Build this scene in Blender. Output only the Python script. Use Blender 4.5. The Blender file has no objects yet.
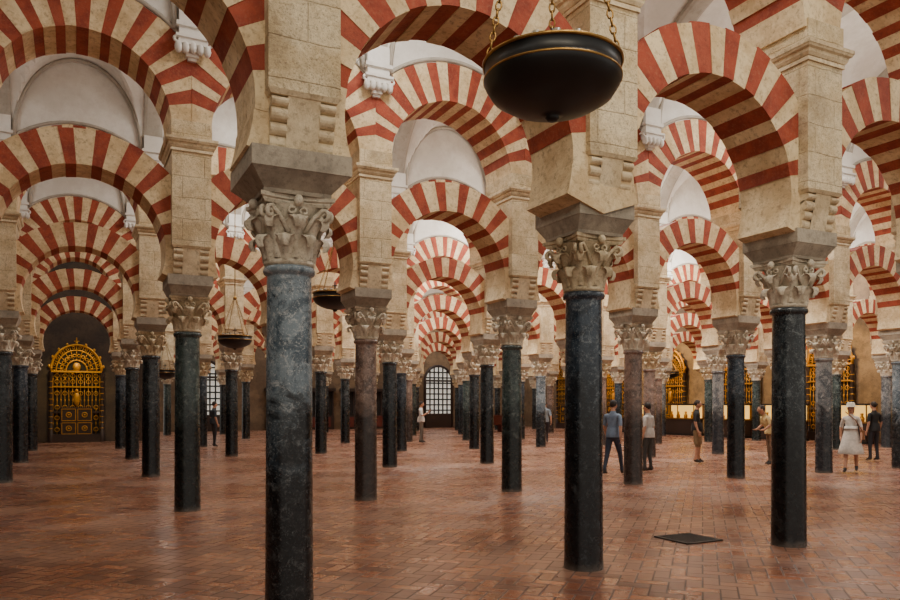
import bpy, bmesh, math, random
from math import sin, cos, pi, radians, sqrt, asin, acos
from mathutils import Vector, Matrix
random.seed(7)
S=bpy.context.scene
COL=S.collection
TH=radians(26.5); F=755.0; HZ=405.0; H=1.6
SP=2.87; U0=1.55; V0=6.0; RV=6.05; HB=SP/2
NI0,NI1=-4,10
NROW=7

def W(px,py):
    s=H/(py-HZ); X=(px-450)*s; Z=s*F
    return (X*cos(TH)+Z*sin(TH), -X*sin(TH)+Z*cos(TH))
def WZ(px,Z):
    X=(px-450)/F*Z
    return (X*cos(TH)+Z*sin(TH), -X*sin(TH)+Z*cos(TH))

# ---------------------------------------------------------------- node helpers
class NT:
    def __init__(s,name):
        s.m=bpy.data.materials.new(name); s.m.use_nodes=True
        s.t=s.m.node_tree; s.n=s.t.nodes; s.b=s.n['Principled BSDF']
    def new(s,t): return s.n.new(t)
    def link(s,a,b): s.t.links.new(a,b)
    def setin(s,sock,v):
        if isinstance(v,bpy.types.NodeSocket): s.link(v,sock)
        else: sock.default_value=v
    def math(s,op,a,b=None,c=None):
        n=s.new('ShaderNodeMath'); n.operation=op
        s.setin(n.inputs[0],a)
        if b is not None: s.setin(n.inputs[1],b)
        if c is not None: s.setin(n.inputs[2],c)
        return n.outputs[0]
    def mix(s,f,a,b,bt='MIX'):
        n=s.new('ShaderNodeMix'); n.data_type='RGBA'; n.blend_type=bt
        s.setin(n.inputs[0],f); s.setin(n.inputs[6],a); s.setin(n.inputs[7],b)
        return n.outputs[2]
    def pos(s): return s.new('ShaderNodeNewGeometry').outputs['Position']
    def noise(s,vec,scale,detail=4,rough=.55,dist=0):
        n=s.new('ShaderNodeTexNoise'); s.link(vec,n.inputs['Vector'])
        n.inputs['Scale'].default_value=scale; n.inputs['Detail'].default_value=detail
        n.inputs['Roughness'].default_value=rough; n.inputs['Distortion'].default_value=dist
        return n.outputs['Fac']
    def ramp(s,f,a,b):
        n=s.new('ShaderNodeMapRange'); n.interpolation_type='SMOOTHSTEP'
        s.link(f,n.inputs[0]); n.inputs[1].default_value=a; n.inputs[2].default_value=b
        return n.outputs[0]
    def bump(s,h,st,d=.01):
        n=s.new('ShaderNodeBump'); n.inputs['Strength'].default_value=st; n.inputs['Distance'].default_value=d
        s.link(h,n.inputs['Height']); s.link(n.outputs[0],s.b.inputs['Normal'])
def C(r,g,b):
    f=lambda c:((c/255)/12.92 if c/255<=.04045 else ((c/255+.055)/1.055)**2.4)
    return (f(r),f(g),f(b),1)

def mat_stone(name,c1,c2,c3,rough=.8,sc=2.5,joints=False,bs=.5,stain=.5):
    m=NT(name); p=m.pos()
    n1=m.ramp(m.noise(p,sc,6,.68),.36,.64)
    col=m.mix(n1,c1,c2)
    n2=m.ramp(m.noise(p,sc*7,6,.75),.48,.7)
    col=m.mix(m.math('MULTIPLY',n2,stain),col,c3)
    h=m.noise(p,38,5,.7)
    if joints:
        n3=m.ramp(m.noise(p,60,3,.7),.52,.68)
        col=m.mix(m.math('MULTIPLY',n3,.6),col,c3)
        n4=m.ramp(m.noise(p,1.1,5,.7),.5,.7)
        col=m.mix(m.math('MULTIPLY',n4,.5),col,c3)
        sx=m.new('ShaderNodeSeparateXYZ'); m.link(p,sx.inputs[0])
        cx=m.new('ShaderNodeCombineXYZ')
        wob=m.math('MULTIPLY',m.noise(p,3,3),.05)
        m.link(m.math('ADD',m.math('ADD',sx.outputs[0],sx.outputs[1]),wob),cx.inputs[0]); m.link(m.math('ADD',sx.outputs[2],wob),cx.inputs[1])
        br=m.new('ShaderNodeTexBrick'); m.link(cx.outputs[0],br.inputs['Vector'])
        br.inputs['Scale'].default_value=1; br.inputs['Brick Width'].default_value=.62
        br.inputs['Row Height'].default_value=.31; br.inputs['Mortar Size'].default_value=.008
        br.inputs['Mortar Smooth'].default_value=.8
        br.inputs['Color1'].default_value=(.84,.83,.82,1); br.inputs['Color2'].default_value=(1,1,1,1)
        br.inputs['Mortar'].default_value=(.68,.63,.58,1)
        col=m.mix(.5,col,br.outputs[0],'MULTIPLY')
        h=m.math('SUBTRACT',m.math('ADD',h,m.noise(p,9,4)),m.math('MULTIPLY',br.outputs['Fac'],.6))
    m.link(col,m.b.inputs['Base Color']); m.b.inputs['Roughness'].default_value=rough
    m.bump(h,bs,.014)
    return m.m
def mat_plain(name,c,rough=.5,metal=0,emis=None,es=0):
    m=NT(name); p=m.pos()
    n=m.ramp(m.noise(p,14,4,.6),.3,.7)
    d=(c[0]*.72,c[1]*.72,c[2]*.72,1)
    m.link(m.mix(n,c,d),m.b.inputs['Base Color'])
    m.b.inputs['Roughness'].default_value=rough; m.b.inputs['Metallic'].default_value=metal
    if emis:
        m.b.inputs['Emission Color'].default_value=emis; m.b.inputs['Emission Strength'].default_value=es
    return m.m
def mat_shaft(name,top,top2,bot,spk,rough=.22,zg=(1.1,1.8)):
    m=NT(name); p=m.pos()
    sx=m.new('ShaderNodeSeparateXYZ'); m.link(p,sx.inputs[0])
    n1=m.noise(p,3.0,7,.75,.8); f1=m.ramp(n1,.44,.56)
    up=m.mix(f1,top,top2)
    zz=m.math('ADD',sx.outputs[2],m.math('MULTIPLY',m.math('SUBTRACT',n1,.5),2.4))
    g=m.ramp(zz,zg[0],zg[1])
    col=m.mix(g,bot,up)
    blot=m.ramp(m.noise(p,11,7,.82,.6),.52,.64)
    col=m.mix(m.math('MULTIPLY',m.math('MULTIPLY',blot,.75),m.math('ADD',.18,m.math('MULTIPLY',g,.82))),col,spk)
    dk=m.ramp(m.noise(p,8,6,.8,.2),.54,.66)
    col=m.mix(m.math('MULTIPLY',dk,.6),col,bot)
    fine=m.ramp(m.noise(p,60,3,.8),.56,.68)
    col=m.mix(m.math('MULTIPLY',m.math('MULTIPLY',fine,.75),m.math('ADD',.2,m.math('MULTIPLY',g,.8))),col,spk)
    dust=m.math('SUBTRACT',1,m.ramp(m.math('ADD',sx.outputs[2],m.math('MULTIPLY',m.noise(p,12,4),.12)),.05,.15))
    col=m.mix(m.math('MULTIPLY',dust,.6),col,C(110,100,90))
    m.link(col,m.b.inputs['Base Color'])
    r=m.math('ADD',rough-.1,m.math('MULTIPLY',m.noise(p,9,4),.3))
    m.link(r,m.b.inputs['Roughness'])
    m.bump(m.noise(p,30,5,.7),.25,.006)
    return m.m

M={}
M['cream']=mat_stone('cream_voussoir_stone',C(236,214,172),C(206,178,134),C(140,110,80),stain=.7)
M['red']=mat_stone('red_brick_voussoir',C(164,72,46),C(132,52,34),C(172,116,86),sc=4,stain=.4)
M['red2']=mat_stone('red_brick_voussoir_dark',C(144,60,40),C(168,82,56),C(94,44,34),sc=4)
M['pier']=mat_stone('pier_ashlar',C(240,222,184),C(210,186,144),C(132,110,84),joints=True,sc=2.4,bs=1.0)
M['mould']=mat_stone('moulding_stone',C(230,212,176),C(196,174,138),C(122,102,80),stain=.6)
M['impost']=mat_stone('impost_stone',C(178,166,146),C(144,134,118),C(90,82,74))
M['plaster']=mat_stone('white_plaster',C(234,231,224),C(216,211,202),C(190,183,172),rough=.9,sc=1.1,bs=.12,stain=.25)
M['rib']=mat_stone('vault_rib_plaster',C(186,178,166),C(166,158,145),C(144,136,122),rough=.9,sc=1.1,bs=.12)
M['cap']=mat_stone('capital_marble',C(224,214,192),C(186,172,148),C(98,86,72),sc=5,stain=.6)
M['capo']=mat_stone('capital_beige',C(218,200,166),C(180,160,126),C(94,80,62),sc=5,stain=.6)
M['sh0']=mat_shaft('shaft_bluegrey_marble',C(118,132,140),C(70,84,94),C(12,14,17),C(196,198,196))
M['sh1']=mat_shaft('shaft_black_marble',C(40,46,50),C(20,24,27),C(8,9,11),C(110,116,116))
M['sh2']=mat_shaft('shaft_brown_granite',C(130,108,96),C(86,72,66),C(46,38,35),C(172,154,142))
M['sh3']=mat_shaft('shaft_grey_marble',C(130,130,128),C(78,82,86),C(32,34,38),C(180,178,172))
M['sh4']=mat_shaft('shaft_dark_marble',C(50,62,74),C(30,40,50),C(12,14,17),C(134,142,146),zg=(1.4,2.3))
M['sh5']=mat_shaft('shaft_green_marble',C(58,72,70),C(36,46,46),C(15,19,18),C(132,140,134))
M['black']=mat_plain('blackened_iron',C(8,9,9),.42,0)
M['steel']=mat_plain('dark_steel',C(46,44,44),.5,.4)
M['brass']=mat_plain('aged_brass',C(170,132,74),.35,1)
M['gold']=mat_plain('gilded_wood',C(196,140,42),.4,.6)
M['wood']=mat_plain('dark_wood',C(44,26,18),.5)
M['redwood']=mat_plain('red_wood',C(96,36,26),.45)
M['dark_interior']=mat_plain('painted_dark_interior',C(22,14,8),.8)  # flat backing sheet; the dark interior's shade is put into its colour
M['glass']=mat_plain('lamp_glass',C(150,142,122),.2)

def floor_mat():
    m=NT('terracotta_herringbone'); p=m.pos()
    mp=m.new('ShaderNodeMapping'); m.link(p,mp.inputs['Vector'])
    mp.inputs['Rotation'].default_value=(0,0,radians(45)); k=1/.145
    mp.inputs['Scale'].default_value=(k,k,k)
    sx=m.new('ShaderNodeSeparateXYZ'); m.link(mp.outputs[0],sx.inputs[0])
    x,y=sx.outputs[0],sx.outputs[1]
    i=m.math('FLOOR',x); j=m.math('FLOOR',y)
    fx=m.math('SUBTRACT',x,i); fy=m.math('SUBTRACT',y,j)
    mm=m.math('FLOORED_MODULO',m.math('SUBTRACT',i,j),4)
    eq=lambda v:m.math('COMPARE',mm,float(v),.25)
    e1,e2,e3=eq(1),eq(2),eq(3)
    vert=m.math('ADD',e2,e3)
    hor=m.math('SUBTRACT',1,vert)
    ox=m.math('SUBTRACT',i,e1); oy=m.math('SUBTRACT',j,e2)
    lx=m.math('ADD',fx,e1); ly=m.math('ADD',fy,e2)
    wx=m.math('ADD',1,hor); wy=m.math('ADD',1,vert)
    d=m.math('MINIMUM',m.math('MINIMUM',lx,m.math('SUBTRACT',wx,lx)),m.math('MINIMUM',ly,m.math('SUBTRACT',wy,ly)))
    grout=m.ramp(d,.02,.09)
    cb=m.new('ShaderNodeCombineXYZ'); m.link(ox,cb.inputs[0]); m.link(oy,cb.inputs[1]); m.link(vert,cb.inputs[2])
    wn=m.new('ShaderNodeTexWhiteNoise'); wn.noise_dimensions='3D'; m.link(cb.outputs[0],wn.inputs['Vector'])
    rnd=wn.outputs['Value']
    col=m.mix(rnd,C(166,106,76),C(92,56,43))
    hm=m.math('MULTIPLY',vert,.3)
    col=m.mix(hm,col,C(98,62,48))
    big=m.ramp(m.noise(p,.7,6,.65),.4,.62)
    col=m.mix(m.math('MULTIPLY',big,.5),col,C(164,124,98))
    fine=m.ramp(m.noise(p,16,6,.75),.48,.7)
    col=m.mix(m.math('MULTIPLY',fine,.5),col,C(74,50,40))
    col=m.mix(m.math('MULTIPLY',m.math('SUBTRACT',1,grout),.85),col,C(50,36,30))
    m.link(col,m.b.inputs['Base Color'])
    r=m.math('ADD',.16,m.math('MULTIPLY',rnd,.14))
    r=m.math('ADD',r,m.math('MULTIPLY',big,.1))
    r=m.math('ADD',r,m.math('MULTIPLY',m.math('SUBTRACT',1,grout),.3))
    m.link(r,m.b.inputs['Roughness'])
    m.b.inputs['Specular IOR Level'].default_value=.75
    m.bump(m.math('ADD',m.math('ADD',grout,m.math('MULTIPLY',rnd,.6)),m.math('MULTIPLY',m.noise(p,6,4),1.0)),.35,.006)
    return m.m
M['floor']=floor_mat()

# ---------------------------------------------------------------- mesh builder
class MB:
    def __init__(s): s.v=[];s.f=[];s.m=[];s.sm=[];s.mats=[]
    def mi(s,k):
        if k not in s.mats: s.mats.append(k)
        return s.mats.index(k)
    def add(s,vs,fs,k,smooth=False):
        o=len(s.v); s.v+= [tuple(v) for v in vs]; i=s.mi(k)
        for f in fs: s.f.append(tuple(o+a for a in f)); s.m.append(i); s.sm.append(smooth)
    def hexa(s,p,k):
        s.add(p,[(3,2,1,0),(4,5,6,7),(0,1,5,4),(1,2,6,5),(2,3,7,6),(3,0,4,7)],k)
    def box(s,x0,x1,y0,y1,z0,z1,k):
        s.hexa([(x0,y0,z0),(x1,y0,z0),(x1,y1,z0),(x0,y1,z0),(x0,y0,z1),(x1,y0,z1),(x1,y1,z1),(x0,y1,z1)],k)
    def frust(s,a,b,z0,c,d,z1,k,cx=0,cy=0):
        s.hexa([(cx-a,cy-b,z0),(cx+a,cy-b,z0),(cx+a,cy+b,z0),(cx-a,cy+b,z0),(cx-c,cy-d,z1),(cx+c,cy-d,z1),(cx+c,cy+d,z1),(cx-c,cy+d,z1)],k)
    def rev(s,prof,k,n=32,c=(0,0,0),smooth=True):
        vs=[];fs=[]
        for r,z in prof:
            for i in range(n):
                a=2*pi*i/n; vs.append((c[0]+r*cos(a),c[1]+r*sin(a),c[2]+z))
        for j in range(len(prof)-1):
            for i in range(n):
                i2=(i+1)%n; fs.append((j*n+i,j*n+i2,(j+1)*n+i2,(j+1)*n+i))
        s.add(vs,fs,k,smooth)
    def grid(s,P,k,smooth=True,closeu=False):
        nu=len(P);nv=len(P[0]); vs=[p for r in P for p in r]; fs=[]
        for i in range(nu-(0 if closeu else 1)):
            for j in range(nv-1):
                i2=(i+1)%nu; fs.append((i*nv+j,i2*nv+j,i2*nv+j+1,i*nv+j+1))
        s.add(vs,fs,k,smooth)
    def tube(s,pts,rad,k,n=8,cap=True):
        pts=[Vector(p) for p in pts]
        if not isinstance(rad,(list,tuple)): rad=[rad]*len(pts)
        rows=[]; up=None
        for i,p in enumerate(pts):
            t=(pts[min(i+1,len(pts)-1)]-pts[max(i-1,0)]).normalized()
            if up is None:
                up=t.orthogonal().normalized()
            else:
                up=(up-t*up.dot(t)); up=up.normalized() if up.length>1e-6 else t.orthogonal().normalized()
            w=t.cross(up)
            rows.append([p+(up*cos(2*pi*a/n)+w*sin(2*pi*a/n))*rad[i] for a in range(n)])
        vs=[q for r in rows for q in r]; fs=[]
        for i in range(len(rows)-1):
            for a in range(n):
                b=(a+1)%n; fs.append((i*n+a,i*n+b,(i+1)*n+b,(i+1)*n+a))
        if cap:
            fs.append(tuple(range(n))[::-1]); fs.append(tuple((len(rows)-1)*n+a for a in range(n)))
        s.add(vs,fs,k,True)
    def torus(s,c,R,r,k,rot=None,n=14,m=6,sx=1,sy=1):
        P=[]
        for i in range(n):
            a=2*pi*i/n; row=[]
            for j in range(m+1):
                b=2*pi*j/m
                v=Vector(((R+r*cos(b))*cos(a)*sx,(R+r*cos(b))*sin(a)*sy,r*sin(b)))
                if rot: v=rot@v
                row.append(v+Vector(c))
            P.append(row)
        s.grid(P,k,True,True)
    def ellip(s,c,r,k,n=16,m=10):
        P=[]
        for i in range(n):
            a=2*pi*i/n
            P.append([(c[0]+r[0]*sin(pi*j/m)*cos(a),c[1]+r[1]*sin(pi*j/m)*sin(a),c[2]+r[2]*cos(pi*j/m)) for j in range(m+1)])
        s.grid(P,k,True,True)
    def mesh(s,name):
        me=bpy.data.meshes.new(name); me.from_pydata(s.v,[],s.f)
        for k in s.mats: me.materials.append(M[k] if isinstance(k,str) else k)
        me.polygons.foreach_set('material_index',s.m); me.polygons.foreach_set('use_smooth',s.sm)
        bm=bmesh.new(); bm.from_mesh(me); bmesh.ops.remove_doubles(bm,verts=bm.verts,dist=1e-5)
        bmesh.ops.recalc_face_normals(bm,faces=bm.faces); bm.to_mesh(me); bm.free()
        me.update(); return me
def obj(name,me,loc=(0,0,0),rz=0,parent=None,sc=1):
    o=bpy.data.objects.new(name,me); o.location=loc; o.rotation_euler=(0,0,rz); o.scale=(sc,sc,sc); COL.objects.link(o)
    if parent: o.parent=parent
    return o
def empty(name,loc=(0,0,0),rz=0):
    o=bpy.data.objects.new(name,None); o.location=loc; o.rotation_euler=(0,0,rz); o.empty_display_size=.2; COL.objects.link(o); return o

# ---------------------------------------------------------------- column
ZS=2.70; ZC=3.22; ZI=3.52
def column_mesh(name,sh,cap,dk=1.0,big=False):
    b=MB()
    R=.19*dk
    prof=[(R*1.02,0),(R*1.02,.05),(R,.1)]
    for t in (.3,.5,.7,.85): prof.append((R*(1-.07*t),.1+t*(ZS-.2)))
    prof+=[(R*.925,ZS-.09),(R*.93,ZS-.07),(R*1.05,ZS-.06),(R*1.09,ZS-.035),(R*1.05,ZS-.01),(R*.95,ZS)]
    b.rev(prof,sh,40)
    b.rev([(.165,ZS-.01),(.2,ZS+.01),(.2,ZS+.03),(.178,ZS+.05),(.18,ZS+.2),(.205,ZS+.33),(.25,ZS+.42),(.27,ZS+.455)],cap,32)
    def leaf(a,z0,hh,r0,w,out):
        nu,nv=9,7; P=[]
        for i in range(nv):
            sft=(i/(nv-1)-.5)*2; row=[]
            for j in range(nu+3):
                t=j/(nu-1)
                tt=min(t,1)
                ww=w*(.72+.42*sin(pi*min(tt*1.0,1)*.8))
                if t>1: ww*=.75-.25*(t-1)*4
                ww*=1+.12*sin(tt*20)
                r=r0+.02*tt+out*tt**3
                z=z0+hh*tt
                if t>1:
                    q=(t-1)/.25; r=r0+.02+out*(1+.35*sin(q*2)); z=z0+hh-.05*(q**1.3)*1.1
                r+= -.028*sft*sft + .012*(1-abs(sft))**2 - .008*abs(sin(sft*pi*2))
                da=sft*ww/max(r,.1)
                row.append((r*cos(a+da),r*sin(a+da),z))
            P.append(row)
        b.grid(P,cap)
    for k in range(8): leaf(k*pi/4+pi/8,ZS+.03,.19,.198,.072,.07)
    for k in range(8): leaf(k*pi/4,ZS+.05,.31,.196,.078,.10)
    for k in range(4):
        a=pi/4+k*pi/2; d=Vector((cos(a),sin(a),0)); w=Vector((-sin(a),cos(a),0))
        for sgn in (-1,1):
            base=d*.2+w*.11*sgn+Vector((0,0,ZS+.24))
            pts=[base,d*.26+w*.07*sgn+Vector((0,0,ZS+.36)),d*.325+w*.04*sgn+Vector((0,0,ZS+.425))]
            c=d*.325+w*.028*sgn+Vector((0,0,ZS+.375))
            for q in range(1,12):
                an=pi/2-q*.62; rr=.05*(1-q/14)
                pts.append(c+d*cos(an)*rr+Vector((0,0,sin(an)*rr)))
            b.tube(pts,[.02]*3+[.018]*(len(pts)-3),cap,6)
        a2=k*pi/2; d2=Vector((cos(a2),sin(a2),0)); w2=Vector((-sin(a2),cos(a2),0))
        for sgn in (-1,1):
            c=d2*.262+w2*.05*sgn+Vector((0,0,ZS+.395))
            pts=[d2*.22+w2*.1*sgn+Vector((0,0,ZS+.3))]
            for q in range(0,9):
                an=pi-.3-q*.65; rr=.036*(1-q/12)
                pts.append(c-w2*sgn*(-cos(an))*rr*1+Vector((0,0,sin(an)*rr)))
            b.tube(pts,.012,cap,5)
        b.ellip(tuple(d2*.285+Vector((0,0,ZC-.045))),(.04,.04,.045),cap,8,6)
    n=12; hs=.29
    ring=[]
    for k in range(4):
        a=k*pi/2; dd=Vector((cos(a),sin(a),0)); ww=Vector((-sin(a),cos(a),0))
        for q in range(n):
            t=-1+2*q/n; ring.append(dd*(hs-.055*(1-t*t))+ww*t*hs*.999)
    rows=[]
    for (sc,z) in ((0,ZC-.07),(.88,ZC-.07),(.93,ZC-.05),(.93,ZC-.04),(1,ZC-.03),(1,ZC),(0,ZC)):
        rows.append([(p.x*sc,p.y*sc,z) for p in ring])
    P=[[rows[j][i] for j in range(len(rows))] for i in range(len(ring))]
    b.grid(P,cap,False,True)
    ax,ay=(.385,.42) if big else (.32,.375)
    b.frust(.265,.27,ZC,.265,.275,ZC+.03,'impost')
    b.frust(.265,.275,ZC+.03,ax-.005,ay-.005,ZC+.15,'impost')
    b.frust(ax,ay,ZC+.15,ax,ay,ZI,'impost')
    return b.mesh(name)

# ---------------------------------------------------------------- pier (above column)
ZP=3.93; ZK=5.30; PY=.47
def pier_mesh():
    b=MB()
    hw=.275
    for sg in (-1,1):
        prof=[(.2,ZI),(.355,ZI)]
        c0=[(.345,ZI+.05,.035,.05),(.36,ZI+.145,.05,.05),(.385,ZI+.245,.055,.055),(.40,ZI+.335,.06,.04)]
        for (yc,zc,ry,rz) in c0:
            for q in range(-4,5):
                a=q/4*pi/2*.98; prof.append((yc+ry*cos(a),zc+rz*sin(a)))
        prof.append((.2,ZI+.385))
        for (xa,xb) in ((-.245,-.12),(.12,.245)):
            P=[]
            for x in (xa,xb): P.append([(x,sg*y,z) for (y,z) in prof])
            b.grid(P,'mould',False)
            for x in (xa,xb):
                vs=[(x,sg*y,z) for (y,z) in prof]; c=(x,sg*.2,ZI+.19)
                b.add([c]+vs,[(0,i,i+1) for i in range(1,len(vs))],'mould')
        vs=[(.2,ZI),(.375,ZI),(.40,ZI+.12),(.43,ZI+.25),(.455,ZI+.385),(.2,ZI+.385)]
        P=[[(x,sg*y,z) for (y,z) in vs] for x in (-.125,.125)]
        b.grid(P,'mould',False)
    b.frust(hw-.02,PY-.01,ZI+.375,hw+.005,PY+.01,ZP,'mould')
    b.box(-hw,hw,-PY,PY,ZP,ZK,'pier')
    b.box(-hw-.02,hw+.02,-PY-.02,PY+.02,ZK,ZK+.04,'mould')
    rows=[(.0,.04),(.025,.05),(.045,.08),(.05,.11),(.075,.125),(.085,.15)]
    for (a,z),(a2,z2) in zip(rows,rows[1:]):
        b.frust(hw+a,PY+a,ZK+z,hw+a2,PY+a2,ZK+z2,'mould')
    b.box(-hw-.09,hw+.09,-PY-.09,PY+.09,ZK+.15,ZK+.19,'mould')
    b.box(-hw-.01,hw+.01,-PY-.012,PY+.012,ZK+.19,ZK+.45,'pier')
    z0=6.62
    for sg in (-1,1):
        y=sg*(PY-.01)
        for (w,d,za,zb) in ((.06,.05,0,.05),(.09,.09,.04,.12),(.14,.13,.11,.2),(.2,.17,.19,.27),(.24,.2,.27,.31)):
            b.box(-w,w,*sorted((y-sg*.05,y+sg*d)),z0+za,z0+zb,'plaster')
        for xx in (-.2,-.1,0,.1,.2):
            b.ellip((xx,y+sg*.13,z0+.16-abs(xx)*.1),(.055,.07,.09),'plaster',8,6)
        for xx in (-.22,.22):
            b.torus((xx,y+sg*.15,z0+.24),.04,.022,'plaster',Matrix.Rotation(pi/2,3,'X'),10,6)
        b.box(-.19,.19,*sorted((y-sg*.05,y+sg*.14)),z0+.31,z0+.8,'plaster')
        b.box(-.23,.23,*sorted((y-sg*.05,y+sg*.18)),z0+.44,z0+.5,'plaster')
    return b.mesh('pier')

# ---------------------------------------------------------------- arches
def voussoirs(b,cz,rin,rout,yd,segs,var=.006):
    for (a0,a1,k) in segs:
        n=max(1,int(round(math.degrees(abs(a1-a0))/4)))
        jy=random.uniform(-var,var); jr=random.uniform(-var,var)*1.2
        y=yd+jy
        P=[]
        for i in range(n+1):
            a=a0+(a1-a0)*i/n
            ro=rout+jr*2
            if abs(ro*cos(a))>HB: ro=HB/abs(cos(a))
            ri=rin+jr
            P.append(((ri*cos(a),cz+ri*sin(a)),(ro*cos(a),cz+ro*sin(a))))
        vs=[];fs=[]
        for (p,q) in P:
            vs+=[(p[0],-y,p[1]),(q[0],-y,q[1]),(q[0],y,q[1]),(p[0],y,p[1])]
        for i in range(n):
            o=i*4; q=o+4
            fs+=[(o,q,q+1,o+1),(o+1,q+1,q+2,o+2),(o+2,q+2,q+3,o+3),(o+3,q+3,q,o)]
        fs+=[(0,1,2,3),(n*4+3,n*4+2,n*4+1,n*4)]
        b.add(vs,fs,k)
def segs(a_start,a_red,n):
    out=[]; span=180-2*a_red; p=span/(n-.5); w=p/2
    m=a_red-a_start; st=max(1,int(round(m/14)))
    for i in range(st): out.append((a_start+m*i/st,a_start+m*(i+1)/st,'cream'))
    a=a_red
    for i in range(n):
        j=random.uniform(-.16,.16)*w
        s0=a+(random.uniform(-.1,.1)*w if i else 0)
        w1=w+j if i<n-1 else w
        if i: out[-1]=(out[-1][0],s0,'cream')
        e1=s0+w1
        if i==n-1: e1=180-a_red
        out.append((s0,e1,random.choice(['red','red','red2'])))
        if i<n-1: out.append((e1,a+p,'cream'))
        a+=p
    e=180-a_red
    for i in range(st): out.append((e+m*i/st,e+m*(i+1)/st,'cream'))
    return [(radians(x),radians(y),k) for x,y,k in out]
CL=3.87; RL=1.09; TL=.50
CU=5.66; RU=1.155; TU=.65
def arch_mesh(name):
    b=MB()
    a0=-math.degrees(asin((CL-ZI)/RL))
    voussoirs(b,CL,RL,RL+TL,.345,segs(a0,11,10))
    voussoirs(b,CU,RU,RU+TU,PY-.01,segs(0,14,11))
    n=40; ztop=9.1; yd=PY-.022
    vs=[];fs=[]
    for i in range(n+1):
        x=-HB+SP*i/n; R=RU+TU-.02
        z=CU+sqrt(max(0,R*R-x*x))
        for y in (-yd,yd):
            vs+=[(x,y,z),(x,y,ztop)]
    for i in range(n):
        o=i*4;q=o+4
        fs+=[(o,q,q+1,o+1),(o+3,q+3,q+2,o+2),(o+2,q+2,q,o),(o+1,q+1,q+3,o+3)]
    b.add(vs,fs,'plaster')
    for sg in (-1,1):
        pts=[]
        for i in range(31):
            a=radians(40+100*i/30); R=RU+TU+.04
            pts.append((R*cos(a),sg*(PY-.01),CU+R*sin(a)))
        b.tube(pts,.035,'rib',6)
    return b.mesh(name)

# ---------------------------------------------------------------- vault bay
def vault_mesh():
    b=MB(); v0,v1=.44,RV-.44; vc=(v0+v1)/2; hv=(v1-v0)/2; zs=7.1
    lw=1.2; nu=26; nv=40; P=[]
    us=[-HB]+[-lw*cos(pi*i/nu) for i in range(nu+1)]+[HB]
    for u in us:
        row=[]
        for j in range(nv+1):
            v=vc-hv*cos(pi*j/nv)
            zb=zs+2.1*sqrt(max(0,1-((v-vc)/hv)**2))
            zl=zs+(1.75*sqrt(max(0,1-(u/lw)**2)) if abs(u)<lw else 0)
            row.append((u,v,max(zb,zl)))
        P.append(row)
    b.grid(P,'plaster',False)
    R1=[]
    for j in range(41):
        v=vc-hv*cos(pi*j/40); z=zs+2.1*sqrt(max(0,1-((v-vc)/hv)**2))
        R1.append([(-HB-.19,v,z),(-HB-.19,v,z-.1),(-HB-.13,v,z-.13),(-HB+.13,v,z-.13),(-HB+.19,v,z-.1),(-HB+.19,v,z)])
    b.grid(R1,'rib',False)
    for vv in (v0+.06,v1-.06):
        pts=[(-lw*cos(pi*i/24),vv,zs-.05+1.75*sin(pi*i/24)) for i in range(25)]
        b.tube(pts,.045,'rib',6)
    return b.mesh('vault_bay')

cm={}
SH=('sh0','sh1','sh2','sh3','sh4','sh5')
for k in SH:
    for c in ('cap','capo'):
        cm[(k,c)]=column_mesh('column_'+k+c,k,c)
cm[('sh0','big')]=column_mesh('column_big','sh0','cap',1,True)
pm=pier_mesh(); ams=[arch_mesh('arch_%d'%q) for q in range(5)]; vm=vault_mesh()
spec={(0,0):('sh0','big'),(0,1):('sh4','capo'),(0,2):('sh1','cap'),
 (1,-1):('sh2','cap'),(1,0):('sh5','capo'),(1,1):('sh2','cap'),(1,2):('sh5','cap'),(1,3):('sh2','cap'),(1,4):('sh4','cap'),(1,5):('sh3','cap'),(1,6):('sh0','cap')}
off={(0,1):(.07,.06),(0,2):(.03,0)}
ceil=empty('ceiling')
def inside(r,i):
    v=V0+RV*r; u=U0+SP*i
    if v>36 and u<3.5: return False
    return True
for r in range(0,NROW):
    v=V0+RV*r
    arc=empty('striped_double_arcade',(0,v,0))
    for i in range(NI0,NI1+1):
        u=U0+SP*i
        if not inside(r,i): continue
        k=spec.get((r,i)) or (random.choice(('sh1','sh4','sh5','sh1','sh3','sh0','sh2')),random.choice(['cap','cap','capo']))
        du,dv=off.get((r,i),(0,0))
        if i<NI1:
            obj('marble_column',cm[k],(u+du,v+dv,0))
            obj('stone_pier',pm,(u+du,dv,0),0,arc)
            obj('horseshoe_arch',random.choice(ams),(u+HB,0,0),0,arc)
for r in range(-1,NROW):
    v=V0+RV*r
    for i in range(NI0,NI1):
        u=U0+SP*i
        if not (v>30 and u<1):
            obj('vault_bay',vm,(u+HB,v,0),0,ceil)

# ---------------------------------------------------------------- shell
UL=U0+SP*NI0-.5; UR=U0+SP*NI1; VB=V0+RV*NROW
b=MB(); b.add([(UL-2,-14,0),(UR+1,-14,0),(UR+1,VB+1,0),(UL-2,VB+1,0)],[(0,1,2,3)],'floor'); obj('floor',b.mesh('floor'))
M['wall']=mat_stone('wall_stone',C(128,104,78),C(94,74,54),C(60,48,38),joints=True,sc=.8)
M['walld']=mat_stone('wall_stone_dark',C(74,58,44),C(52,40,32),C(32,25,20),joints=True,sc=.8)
def wall(name,x0,x1,y0,y1,z1=9.1,m='wall'):
    b=MB(); b.box(x0,x1,y0,y1,0,z1,m); return obj(name,b.mesh(name))
VA=V0+RV*5+.1
wall('wall_back',3.3,UR+1,VB-.3,VB+.2)
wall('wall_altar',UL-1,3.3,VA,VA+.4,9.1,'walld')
wall('wall_right',UR,UR+.5,-2,VB)
wall('wall_left',UL-.6,UL-.1,-2,VA,9.1,'walld')

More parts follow.
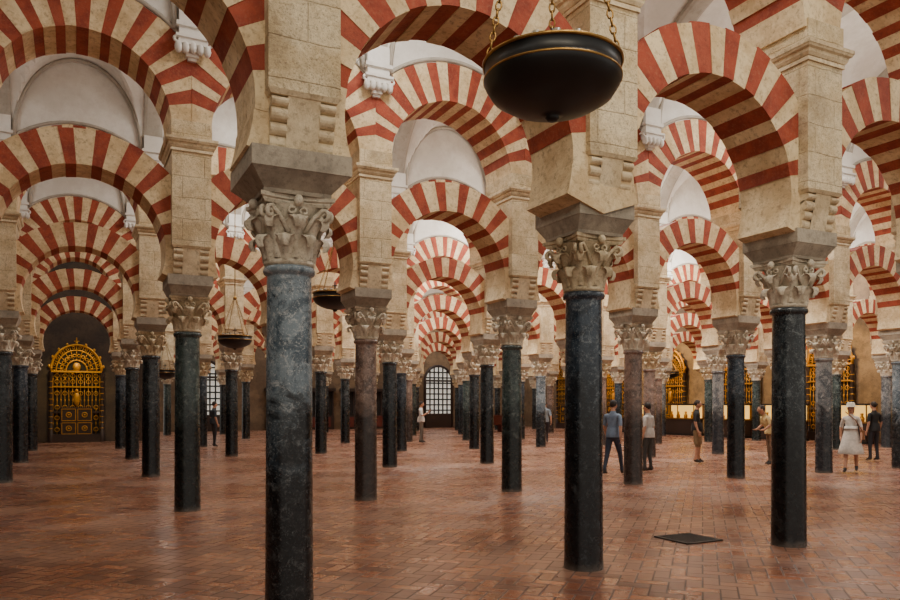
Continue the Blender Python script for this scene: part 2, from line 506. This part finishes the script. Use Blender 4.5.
# ---------------------------------------------------------------- hanging lamps
def lamp_mesh(ztop,near=False):
    b=MB(); R=.477
    prof=[(0,-.275),(.03,-.273),(.05,-.255),(.045,-.24),(.09,-.23),(.2,-.207),(.32,-.162),(.42,-.10),(.465,-.03),(R,.0),(R,.02),(.468,.03),(.468,.1),(R,.11),(R+.004,.125),(R-.01,.135),(.44,.13),(.43,.09),(.3,.07),(0,.07)]
    b.rev([(r,z-.05) for r,z in prof],'black',64)
    b.rev([(R-.006,-.052),(R+.004,-.048),(R+.004,-.036),(R-.006,-.03)],'brass',64)
    b.rev([(R,.055),(R+.010,.058),(R+.011,.074),(R,.08)],'brass',64)
    n=18
    for i in range(n):
        a=2*pi*i/n; c=(.39*cos(a),.39*sin(a),.05)
        b.rev([(.012,-.02),(.018,0),(.03,.04),(.028,.075),(.02,.075),(.02,.02)],'glass',8,c)
    hh=2.3 if near else 1.15
    hub=Vector((0,0,hh))
    angs=[radians(x) for x in ((-40,152,56) if near else (20,110,200,290))]
    for a in angs:
        p0=Vector((.45*cos(a),.45*sin(a),.08)); p1=hub+Vector((.03*cos(a),.03*sin(a),0))
        L=(p1-p0).length; d=(p1-p0)/L
        q=d.to_track_quat('X','Z').to_matrix()
        st=.055 if near else .042
        nl=int(L/st)
        for j in range(nl):
            c=p0+d*(j+.5)*(L/nl)
            rot=q@Matrix.Rotation((j%2)*pi/2,3,'X')
            b.torus(c,.025 if near else .019,.0075 if near else .0055,'brass',rot,8,4,1.35,.8)
        b.rev([(0,-.03),(.025,-.02),(.028,0),(.02,.03),(0,.035)],'brass',8,tuple(p0))
    a=radians(-34); ux=Vector((cos(a),sin(a),0))
    b.tube([(0,0,.02),(0,0,.32)],.013,'black',6); b.tube([ux*-.06+Vector((0,0,.24)),ux*.06+Vector((0,0,.24))],.012,'black',6)
    b.rev([(0,-.05),(.04,-.03),(.06,0),(.04,.04),(.015,.07),(0,.08)],'brass',12,tuple(hub))
    b.tube([hub,(0,0,ztop)],.012,'brass',6)
    return b.mesh('hanging_oil_lamp')
def lamp(u,v,z,near=False): 
    obj('hanging_oil_lamp',lamp_mesh(9.15-z,near),(u,v,z))
lamp(2.985,4.39,3.9,True)
for px,Z,z in ((335,16.4,3.95),(235,21.6,3.5),(818,24.5,3.95),(670,40,3.3),(165,29.5,2.9)):
    u,v=WZ(px,Z); lamp(u,v,z)

# ---------------------------------------------------------------- floor grate
b=MB(); b.box(-.25,.25,-.25,.25,.0,.006,'black')
for k in range(11):
    x=-.23+k*.046; b.box(x-.01,x+.01,-.25,.25,.004,.012,'steel')
for s in (-1,1):
    b.box(*sorted((s*.25,s*.28)),-.28,.28,0,.014,'steel'); b.box(-.28,.28,*sorted((s*.25,s*.28)),0,.014,'steel')
obj('floor_grate',b.mesh('floor_grate'),(*W(688,539),0.001))

# ---------------------------------------------------------------- golden altarpiece gate
def altarpiece():
    b=MB(); w=.98; zt=3.05
    n=24
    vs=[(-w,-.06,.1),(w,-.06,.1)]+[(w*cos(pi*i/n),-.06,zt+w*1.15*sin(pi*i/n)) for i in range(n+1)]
    b.add(vs,[tuple(range(len(vs)))],'dark_interior')
    for s in (-1,1):
        b.rev([(.1,.0),(.1,.4),(.07,.45),(.075,1.3),(.06,2.8),(.09,2.9),(.1,3.0)],'wood',12,(s*w,-.16,0))
        for k in range(9): b.torus((s*w,-.16,.6+k*.25),.075,.016,'gold',None,10,5)
    for R,rr in ((w,.05),(w*.8,.03),(w*.42,.03)):
        b.tube([(R*cos(pi*i/n),-.16,zt+R*1.15*sin(pi*i/n)) for i in range(n+1)],rr,'gold',8)
    b.box(-w,w,-.22,-.08,zt-.06,zt+.02,'gold'); b.box(-w,w,-.2,-.08,2.35,2.41,'gold'); b.box(-w,w,-.2,-.08,1.25,1.33,'wood'); b.box(-w,w,-.24,-.06,.0,.35,'wood')
    for i in range(11):
        a=pi*(i+.5)/11
        b.tube([(w*.42*cos(a),-.15,zt+w*.48*sin(a)),(w*cos(a),-.15,zt+w*1.13*sin(a))],.016,'gold',5)
        for q,rr in ((.6,.06),(.9,.05)):
            b.torus((w*q*cos(a+.14),-.15,zt+w*q*1.15*sin(a+.14)),rr,.016,'gold',Matrix.Rotation(pi/2,3,'X'),10,4)
    b.ellip((0,-.16,zt+.18),(.16,.06,.2),'gold',12,8)
    for k in range(13):
        x=-.9+k*.15
        b.tube([(x,-.12,.22),(x,-.12,3.0)],.012,'gold',5)
        for z in (.8,1.8,2.7): b.ellip((x,-.12,z),(.028,.03,.07),'gold',8,6)
    for k in range(6):
        x=-.75+k*.3
        for z in (1.5,2.1,2.6,2.85,.55,1.05):
            b.torus((x,-.14,z),.085,.015,'gold',Matrix.Rotation(pi/2,3,'X'),12,4)
    b.box(-.62,.62,-.2,-.1,.25,1.5,'wood')
    for x0,x1 in ((-.58,-.03),(.03,.58)):
        for z0,z1 in ((.35,.85),(.92,1.44)):
            for (a,c,d,e) in ((x0,x1,z0,z0+.025),(x0,x1,z1-.025,z1),(x0,x0+.025,z0,z1),(x1-.025,x1,z0,z1)):
                b.box(a,c,-.225,-.19,d,e,'gold')
            b.torus(((x0+x1)/2,-.21,(z0+z1)/2),.1,.02,'gold',Matrix.Rotation(pi/2,3,'X'),12,4)
            b.ellip(((x0+x1)/2,-.21,(z0+z1)/2),(.04,.03,.04),'gold',8,6)
    b.ellip((0,-.16,1.85),(.13,.08,.3),'gold',12,8); b.ellip((0,-.18,2.2),(.07,.07,.09),'gold',10,8)
    for i in range(9):
        a=pi*(i+.5)/9; b.ellip((1.08*w*cos(a),-.16,zt+1.22*w*sin(a)),(.05,.04,.08),'gold',8,6)
    b.box(-.02,.02,-.18,-.14,4.15,4.5,'gold'); b.box(-.1,.1,-.18,-.14,4.32,4.36,'gold')
    return b.mesh('gilded_altar_screen')
am=altarpiece()
obj('gilded_altar_screen',am,(.12,VA-.01,0))

# ---------------------------------------------------------------- windows with iron grille
M['daylight']=mat_plain('window_daylight',C(235,238,235),.4,0,(1,.94,.82,1),.45)
M['warmglass']=mat_plain('warm_lit_glass',C(235,180,80),.4,0,(1,.58,.13,1),1.4)
def grille(w,hh,glass='daylight',nx=6):
    b=MB(); r=w/2; zs=hh-r
    n=20; vs=[(-r,-.02,0.1),(r,-.02,0.1)]+[(r*cos(pi*i/n),-.02,zs+r*sin(pi*i/n)) for i in range(n+1)]
    b.add(vs,[tuple(range(len(vs)))],glass)
    pts=[(r+.05,-.06,0.05),(r+.05,-.06,zs)]+[((r+.05)*cos(pi*i/n),-.06,zs+(r+.05)*sin(pi*i/n)) for i in range(1,n)]+[(-r-.05,-.06,zs),(-r-.05,-.06,.05)]
    b.tube(pts,.09,'wood',8)
    for k in range(nx+1):
        x=-r+w*k/nx; zt=zs+sqrt(max(0,r*r-x*x)); b.box(x-.045,x+.045,-.1,-.05,.05,zt,'black')
    z=.05
    while z<hh-.1:
        hw=r if z<=zs else sqrt(max(0,r*r-(z-zs)**2)); b.box(-hw,hw,-.1,-.05,z,z+.09,'black'); z+=.38
    b.box(-r,r,-.12,-.04,0,1.0,'wood'); b.box(-r-.05,r+.05,-.14,-.04,zs-.06,zs+.06,'wood')
    return b.mesh('window_grille')
gm=grille(2.0,4.3)
vb=VB-.3
k=1
def u_at(px,v):
    t=(px-450)/F
    return (v*sin(TH)+t*v*cos(TH))/(cos(TH)-t*sin(TH))
for px in (438,204,540):
    obj('window_%d'%k,gm,(u_at(px,vb),vb-.01,0)); k+=1
for v in (17.5,22.5,27.5,32.5,37.5,42.5):
    obj('gilded_altar_screen',am,(UR-.01,v,0),-pi/2,None,1.12)
def screen():
    b=MB(); b.box(-2.2,2.2,-.3,0,0,.9,'wood'); b.box(-2.2,2.2,-.15,-.05,.9,2.5,'dark_interior')
    for i in range(12):
        x=-2.15+i*.39; b.rev([(.05,.9),(.07,1.0),(.04,1.1),(.05,1.7),(.04,2.3),(.07,2.45)],'wood',8,(x,-.2,0))
    b.box(-2.3,2.3,-.34,0,2.5,2.7,'wood')
    for i in range(5): b.box(-2.0+i*.84,-1.4+i*.84,-.33,-.28,.15,.8,'redwood')
    return b.mesh('wooden_choir_screen')
sm=screen()
for px in (300,372,590): obj('wooden_choir_screen',sm,(u_at(px,vb),vb-.02,0))

def case_mesh():
    b=MB()
    b.box(-1.2,1.2,-.35,.35,0,.12,'black'); b.box(-1.15,1.15,-.32,.32,.12,.85,'wood')
    b.box(-1.2,1.2,-.36,.36,.85,.9,'brass')
    for x in (-1.17,0,1.17):
        for y in (-.33,.33): b.box(x-.02,x+.02,y-.02,y+.02,.9,1.6,'brass')
    b.box(-1.2,1.2,-.36,.36,1.6,1.66,'black')
    b.box(-1.1,1.1,.25,.3,.92,1.58,'warmglass')
    for x in (-.8,-.3,.25,.75):
        b.rev([(.06,0),(.1,.05),(.11,.15),(.05,.25),(.07,.33),(.05,.36),(0,.36)],'gold',12,(x,0,.9))
    return b.mesh('display_case')
cs=case_mesh()
for v in (18,21,24.2,27.4,30.5,34):
    obj('display_case',cs,(UR-1.2,v,0),-pi/2)
def pew():
    b=MB()
    b.box(-1.2,1.2,-.2,.22,.42,.46,'redwood'); b.box(-1.2,1.2,.2,.24,.46,.95,'redwood')
    for x in (-1.2,0,1.16): b.box(x,x+.05,-.2,.24,0,.42,'redwood')
    b.box(-1.22,1.22,.18,.27,.93,.98,'redwood')
    return b.mesh('wooden_pew')
pw=pew()
for j in range(3):
    obj('wooden_pew',pw,(u_at(392,38.8+j*1.1),38.8+j*1.1,0),pi)
    obj('wooden_pew',pw,(u_at(500,38.8+j*1.1),38.8+j*1.1,0),pi)

# ---------------------------------------------------------------- people
def person(px,py,face,h,shirt,pants,pose='stand',shorts=False,dress=False,hat=None,hair=C(40,28,20),skin=C(190,140,112),sleeve=.9,bag=False,uv=None):
    u,v=uv or W(px,py)
    root=empty('person',(u,v,0),face)
    s=h/1.72
    mk=lambda n,c:mat_plain(n,c,.75)
    mats=[mk('shirt_cloth',shirt),mk('trouser_cloth',pants),mk('skin',skin),mk('shoe_leather',C(40,34,30)),mk('hair',hair)]
    sh=.18 if not dress else .165
    J={'pel':(0,0,.95),'sp':(0,-.005,1.1),'ch':(0,0,1.28),'nb':(0,.01,1.44),'nk':(0,-.005,1.52),'hd':(0,-.01,1.6)}
    R={'pel':(.15,.11),'sp':(.13,.095),'ch':(.155,.11),'nb':(.085,.07),'nk':(.055,.055),'hd':(.05,.05)}
    st={'stand':(.03,-.03),'walk':(-.26,.24)}[ 'walk' if pose=='walk' else 'stand']
    for sd,n in ((-1,'L'),(1,'R')):
        o=st[0] if sd<0 else st[1]
        J['hip'+n]=(sd*.09,0,.88); J['kn'+n]=(sd*.1,o*.5-.03,.5); J['an'+n]=(sd*.105,o,.09 if not(pose=='walk' and o>0) else .13); J['to'+n]=(sd*.115,o-.15,.035)
        J['he'+n]=(sd*.105,o+.04,.045)
        J['sh'+n]=(sd*sh,.01,1.40)
        if pose=='phone':
            J['el'+n]=(sd*.23,-.05,1.14); J['wr'+n]=(sd*.09,-.3,1.28); J['ha'+n]=(sd*.06,-.36,1.34)
        elif pose=='lean':
            J['el'+n]=(sd*.22,-.06,1.15); J['wr'+n]=(sd*.2,-.27,1.02); J['ha'+n]=(sd*.18,-.35,1.0)
        else:
            w=-o*.6
            J['el'+n]=(sd*.235,w*.4+.03,1.13); J['wr'+n]=(sd*.25,w-.03,.9); J['ha'+n]=(sd*.25,w-.06,.82)
        R.update({'hip'+n:(.095,.1),'kn'+n:(.058,.06),'an'+n:(.038,.042),'to'+n:(.035,.026),'he'+n:(.036,.035),'sh'+n:(.062,.06),'el'+n:(.043,.043),'wr'+n:(.028,.024),'ha'+n:(.035,.018)})
    if pose=='lean':
        for kx in list(J):
            x,y,z=J[kx]
            if z>.97:
                dz=z-.95; J[kx]=(x,y-dz*.42,.95+dz*.9)
    E=[('pel','sp',0),('sp','ch',0),('ch','nb',0),('nb','nk',2),('nk','hd',2)]
    for n in 'LR':
        E+=[('pel','hip'+n,1),('hip'+n,'kn'+n,1),('kn'+n,'an'+n,2 if shorts or dress else 1),('an'+n,'to'+n,3),('an'+n,'he'+n,3),('ch','sh'+n,0),('sh'+n,'el'+n,0),('el'+n,'wr'+n,2 if sleeve<1 else 0),('wr'+n,'ha'+n,2)]
    names=list(J); me=bpy.data.meshes.new('body'); me.from_pydata([Vector(J[k])*s for k in names],[(names.index(a),names.index(c)) for a,c,_ in E],[])
    o=bpy.data.objects.new('tmp',me); COL.objects.link(o)
    md=o.modifiers.new('s','SKIN'); 
    for i,k in enumerate(names):
        d=me.skin_vertices[0].data[i]; d.radius=(R[k][0]*s,R[k][1]*s); d.use_root=(k=='pel')
    md.use_smooth_shade=True
    ms=o.modifiers.new('ss','SUBSURF'); ms.levels=2; ms.render_levels=2
    dg=bpy.context.evaluated_depsgraph_get(); dg.update()
    bm=bpy.data.meshes.new_from_object(o.evaluated_get(dg)); bpy.data.objects.remove(o)
    bm.materials.clear()
    for m_ in mats: bm.materials.append(m_)
    for p in bm.polygons:
        c=p.center; best=1e9;bi=0
        for a,d,mi in E:
            A=Vector(J[a])*s;D=Vector(J[d])*s; ab=D-A; t=max(0,min(1,(c-A).dot(ab)/ab.length_squared))
            q=(c-(A+ab*t)).length- (R[a][0]*(1-t)+R[d][0]*t)*s
            if q<best:
                best=q; bi=mi
                if mi==0 and a.startswith('sh') and t>sleeve: bi=2
                if mi==0 and a=='pel' and t<.4: bi=1 if not dress else 0
                if mi==2 and a.startswith('kn') and shorts and t<.12: bi=1
        p.material_index=bi; p.use_smooth=True
    obj('body',bm,(0,0,0),0,root)
    b=MB(); b.mats=[]
    hc=Vector(J['hd'])*s+Vector((0,-.02*s,.03*s))
    mS,mH=mats[2],mats[4]
    P=[]
    for i in range(20):
        a=2*pi*i/20; row=[]
        for j in range(13):
            f=pi*j/12; x=.075*sin(f)*cos(a); y=.095*sin(f)*sin(a); z=.118*cos(f)
            if z<0: x*=1-.28*(-z/.118)**1.5; y=y*(1-.15*(-z/.118)) if y<0 else y*(1-.35*(-z/.118))
            row.append(hc+Vector((x,y,z))*s)
        P.append(row)
    b.grid(P,mS,True,True)
    def el(c,r,k): b.ellip(tuple(hc+Vector(c)*s),tuple(q*s for q in r),k,10,8)
    el((0,-.1,-.02),(.012,.02,.022),mS)
    for sd in (-1,1):
        el((sd*.03,-.083,.006),(.013,.008,.007),M['black']); el((sd*.03,-.086,.022),(.018,.006,.004),mH); el((sd*.076,.0,-.005),(.01,.02,.03),mS)
    M.setdefault('lip',mat_plain('lip',C(150,80,72),.6))
    el((0,-.088,-.055),(.022,.008,.007),M['lip'])
    el((0,.018,.035),(.083,.098,.1),mH)
    if dress: el((0,.06,-.05),(.075,.05,.13),mH)
    if hat:
        hm=mk('hat_straw',hat); c=tuple(hc+Vector((0,0,.05))*s)
        b.rev([(.17,-.01),(.165,0),(.095,.01),(.09,.07),(.07,.1),(0,.11)],hm,20,c)
    for n,sd in (('L',-1),('R',1)):
        w=Vector(J['wr'+n])*s; hnd=Vector(J['ha'+n])*s; d=(hnd-w).normalized(); side=Vector((0,1,0)) if abs(d.z)>.7 else Vector((1,0,0))
        side=(side-d*side.dot(d)).normalized(); nor=d.cross(side)
        if nor.x*sd>0: nor=-nor
        for q,(of,L) in enumerate(((-.027,.068),(-.009,.078),(.009,.074),(.026,.058))):
            p0=hnd+side*of*s; 
            b.tube([p0,p0+d*L*.5*s+nor*.006*s,p0+d*L*.8*s+nor*.02*s,p0+d*L*s+nor*.034*s],[.0095*s,.009*s,.008*s,.006*s],mS,6)
        p0=w+d*.03*s-side*.02*s
        b.tube([p0,p0-side*.03*s+d*.03*s+nor*.01*s,p0-side*.036*s+d*.062*s+nor*.015*s],[.012*s,.0105*s,.008*s],mS,6)
    if shorts:
        for n,sd in (('L',-1),('R',1)):
            A=Vector(J['hip'+n])*s;K=Vector(J['kn'+n])*s
            b.tube([A+Vector((0,0,.04)),A.lerp(K,.5),A.lerp(K,.95)],[.1*s,.095*s,.09*s],mats[1],14,False)
    if dress:
        b.rev([(.15,1.1),(.14,1.16),(.16,1.0),(.2,.85),(.25,.65),(.29,.5),(.285,.495),(.2,.7)],mats[0],24,(0,0,(s-1)*.9))
    else:
        b.rev([(.135,1.12),(.158,1.0),(.165,.9),(.16,.885),(.12,.9)],mats[0],20,(0,J['pel'][1],(s-1)*1.0))
    if bag:
        bgm=mk('bag_leather',C(130,80,40)); b.box(.2,.28,-.12,.12,.78,1.0,bgm); b.tube([(.24,-.1,1.0),(.1,-.12,1.25),(-.12,-.02,1.44)],.01,bgm,5); b.tube([(.24,.1,1.0),(.1,.12,1.25),(-.12,.02,1.44)],.01,bgm,5)
    if pose=='phone':
        b.box(-.04,.04,-.42*s,-.41*s,1.3*s,1.45*s,M['black'])
    obj('head_hands_and_clothing',b.mesh('head_hands_and_clothing'),(0,0,0),0,root)
fc=lambda deg:radians(deg)
person(613,475,fc(115),1.68,C(110,128,150),C(40,48,66),'walk')
person(648,472,fc(200),1.62,C(204,200,196),C(60,58,56),'stand')
person(697,463,fc(40),1.70,C(24,24,26),C(128,104,72),'stand',shorts=True)
person(771,465,fc(250),1.62,C(206,180,126),C(110,84,62),'lean')
person(851,472,fc(-60),1.60,C(212,202,190),C(212,202,190),'walk',dress=True,hat=C(216,206,186),bag=True,hair=C(110,80,50))
person(874,461,fc(170),1.66,C(22,22,24),C(30,30,36),'stand')
person(421,443,fc(60),1.72,C(212,208,204),C(110,100,90),'phone')
person(214,447,fc(100),1.70,C(40,44,52),C(34,34,38),'stand')
person(545,443,fc(150),1.72,C(150,170,186),C(48,48,58),'walk')

# ---------------------------------------------------------------- lights
w=bpy.data.worlds.new('World'); S.world=w; w.use_nodes=True
bg=w.node_tree.nodes['Background']; bg.inputs[0].default_value=(1,.93,.82,1); bg.inputs[1].default_value=.8
def area(name,loc,sx,sy,e,col=(1,.9,.76),rot=(0,0,0)):
    l=bpy.data.lights.new(name,'AREA'); l.shape='RECTANGLE'; l.size=sx; l.size_y=sy; l.energy=e; l.color=col
    o=bpy.data.objects.new(name,l); o.location=loc; o.rotation_euler=rot; COL.objects.link(o); return o
for r in range(-1,NROW):
    v=V0+RV*r+RV/2
    us=[4.4,13.0,21.6,28.5] if r>=0 else [4.4,13]
    if r<5: us=[-3.5]+us
    for u in us:
        dim=.3 if u<0 else (.8 if u<5 else 1.1)
        if r==-1: dim*=.7
        sk=2.6 if (r in (1,2,3) and 10<u<25) else 1.25
        area('added_vault_uplight',(u,v,6.0),4.5,.5,70*dim*(1.8 if sk>2 else 1),(1,.94,.85),(pi,0,0))  # free-floating mid-nave strip, added to brighten the vaults
        area('skylight',(u,v,8.7),1.8,1.0,190*dim*sk,(1,.96,.9))
def spot(name,loc,tgt,e,ang=60,col=(1,.8,.5)):
    l=bpy.data.lights.new(name,'SPOT'); l.energy=e; l.spot_size=radians(ang); l.color=col; l.shadow_soft_size=.15; l.spot_blend=.6
    o=bpy.data.objects.new(name,l); o.location=loc; o.rotation_euler=(Vector(tgt)-Vector(loc)).to_track_quat('-Z','Y').to_euler(); COL.objects.link(o)
spot('altar_lamp',(.1,VA-2.6,4.6),(.1,VA,2.4),330,62,(1,.8,.36))
for v in (17.5,22.5,27.5,32.5,37.5,42.5):
    spot('wall_lamp',(UR-3.0,v,5.2),(UR,v,3.0),900,100,(1,.66,.22))
for u0,u1 in ((2.2,4.5),(5.2,7.3),(.2,1.55)):  # unseen spots added to brighten the fronts of the first-row piers
    spot('added_pier_spot',(u0,.3,6.6),(u1,5.6,5.0),260,65,(1,.88,.68))

cam=bpy.data.cameras.new('Camera'); cam.lens=F/900*36; cam.sensor_width=36; cam.shift_y=(HZ-300)/900; cam.clip_end=300
co=bpy.data.objects.new('Camera',cam); co.location=(0,0,H); co.rotation_euler=(pi/2,0,-TH); COL.objects.link(co); S.camera=co
